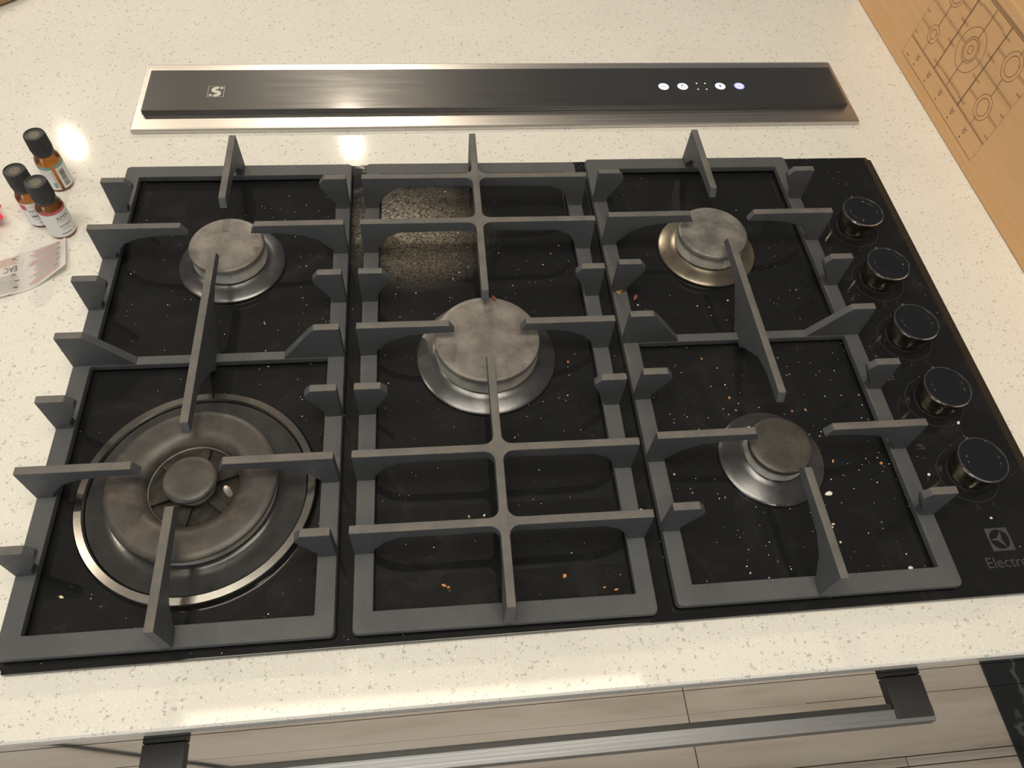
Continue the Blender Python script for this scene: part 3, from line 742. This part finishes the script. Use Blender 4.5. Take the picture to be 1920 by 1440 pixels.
for k in range(5):
    u = .410 - .0351 * k
    ribbon(bmd, circle_pts(u, .0285, .0027, 16), .0005, True, fb); disc(bmt, u + .0005, .0200, .0012, fb, n=10)
    seg(bmd, (u - .001, .0255), (u - .0005, .0315), .0004); seg(bmd, (u + .001, .0255), (u + .0015, .0315), .0004)
    disc(bmd, u + .0028, .0322, .0007, fb, n=8); disc(bmd, u - .003, .0318, .0007, fb, n=8)
seg(bmt, (.434, .0205), (.427, .0205), .0008)
finish('printed_drawing', bmd, M['ink_brown'], body, smooth=False); finish('printed_bold_lines', bmt, M['ink_brown'], body, smooth=False); finish('printed_shading', bmp, M['ink_brown_pale'], body, smooth=False)

# ------------------------------------------------------------------ crumbs
CR = []
def crumb_mesh(seed, r):
    rr = random.Random(seed); bm = bmesh.new(); bmesh.ops.create_icosphere(bm, subdivisions=1, radius=r)
    sx, sy, sz = rr.uniform(.7, 1.5), rr.uniform(.5, 1), rr.uniform(.4, .7)
    for v in bm.verts: v.co = Vector((v.co.x * sx, v.co.y * sy, v.co.z * sz)) * rr.uniform(.75, 1.2)
    mz = min(v.co.z for v in bm.verts)
    for v in bm.verts: v.co.z -= mz
    return bm
def crumb(X, Y, r, m, label, z=GT, name='crumb', grp=None):
    o = finish(name, crumb_mesh(hash((round(X * 1e4), round(Y * 1e4))), r), M[m], None, (X, Y, z + .0001), (0, 0, random.uniform(0, 6)), smooth=False)
    setk(o, label, 'crumb', grp); return o
G1 = 'orange crumbs on the front of the middle grate glass'
G2 = 'orange crumbs around the small front burner'
G3 = 'pale crumbs around the small front burner'
G4 = 'pale crumbs on the glass of the back right burner'
for X, Y in ((.02, -.2145), (.0495, -.2258), (.0582, -.2282)): crumb(X, Y, .0016, 'crumb_orange', 'orange crumb on the glass inside the front right cell of the middle grate', grp=G1)
for X, Y in ((-.0687, -.2169), (-.0722, -.2151)): crumb(X, Y, .0017, 'crumb_orange', 'reddish crumb on the glass inside the front left cell of the middle grate', grp='reddish crumbs of the front left cell')
crumb(-.0499, -.1607, .0014, 'crumb_orange', 'pinkish crumb in the second cell of the middle grate')
crumb(-.0378, -.1605, .0010, 'crumb_white', 'white crumb beside the pinkish crumb under the middle grate')
crumb(.0895, -.1645, .0015, 'crumb_pale', 'yellowish crumb in the gap between middle and right grates')
crumb(.0494, -.0157, .0013, 'crumb_orange', 'lone orange crumb to the right of the large middle burner')
crumb(.1255, .0565, .0030, 'crumb_red', 'dark red food scrap beside the left bar of the right grate')
for X, Y in ((.1065, .0568), (.1095, .0582), (.1080, .0552)): crumb(X, Y, .0016, 'rust', 'brown burnt residue on the left bar of the right grate', .0146, 'burnt_residue', 'burnt residue on the right grate')
crumb(-.0154, .0372, .0024, 'crumb_red', 'charred scrap on the far rim of the large middle cap', .0352)
for X, Y in ((.1901, -.0622), (.2565, -.0789), (.1929, -.0754), (.2438, -.0793), (.3068, -.1358), (.1745, -.0188), (.2646, -.1312)): crumb(X, Y, .0013, 'crumb_orange', 'small orange crumb on the glass around the small front burner', grp=G2)
for X, Y in ((.1236, -.1346), (.244, -.1904), (.2468, -.2035), (.2459, -.1877)): crumb(X, Y, .0013, 'crumb_pale', 'pale yellow crumb on the glass around the small front burner', grp=G3)
crumb(.251, -.1611, .0024, 'crumb_white', 'largest white crumb, right of the small front burner')
crumb(.2965, -.2290, .0021, 'crumb_white', 'white crumb in the front right corner of the right grate')
crumb(.3454, -.149, .0015, 'crumb_white', 'white crumb left of the nearest knob')
crumb(.3937, -.1004, .0018, 'crumb_white', 'white crumb between the two nearest knobs')
crumb(.383, -.1916, .0013, 'crumb_white', 'white crumb just behind the hob emblem')
for X, Y in ((.1266, .048), (.2171, .0496), (.1691, .0922)): crumb(X, Y, .0010, 'crumb_white', 'tiny white crumb on the glass near the back right burner', grp=G4)
crumb(-.3478, -.2032, .0015, 'crumb_pale', 'pale crumb in the front left corner of the left grate')
crumb(-.2644, -.1525, .0030, 'rust', 'orange burnt scrap inside the wok burner ring', .0163)
crumb(-.2340, -.1130, .0032, 'red_bit', 'dark red burnt scrap beside the wok burner igniter', .0163)
# fine dust nobody could count
bm = bmesh.new()
for _ in range(300):
    X = random.choice((random.uniform(.11, .33), random.uniform(.12, .32), random.uniform(-.13, .09), random.uniform(-.37, -.15)))
    Y = random.gauss(-.12, .09) if X > .1 else random.uniform(-.24, .22)
    if abs(Y) > .245: continue
    q = random.uniform(.0003, .0007); r0 = bmesh.ops.create_icosphere(bm, subdivisions=1, radius=q)
    for v in r0['verts']: v.co = Vector((v.co.x * random.uniform(.7, 1.3) + X, v.co.y + Y, v.co.z * .6 + GT + q * .5))
setk(finish('fine_crumbs', bm, M['crumb_white'], smooth=False), 'fine pale crumbs scattered over the black glass', 'crumbs', kind='stuff')
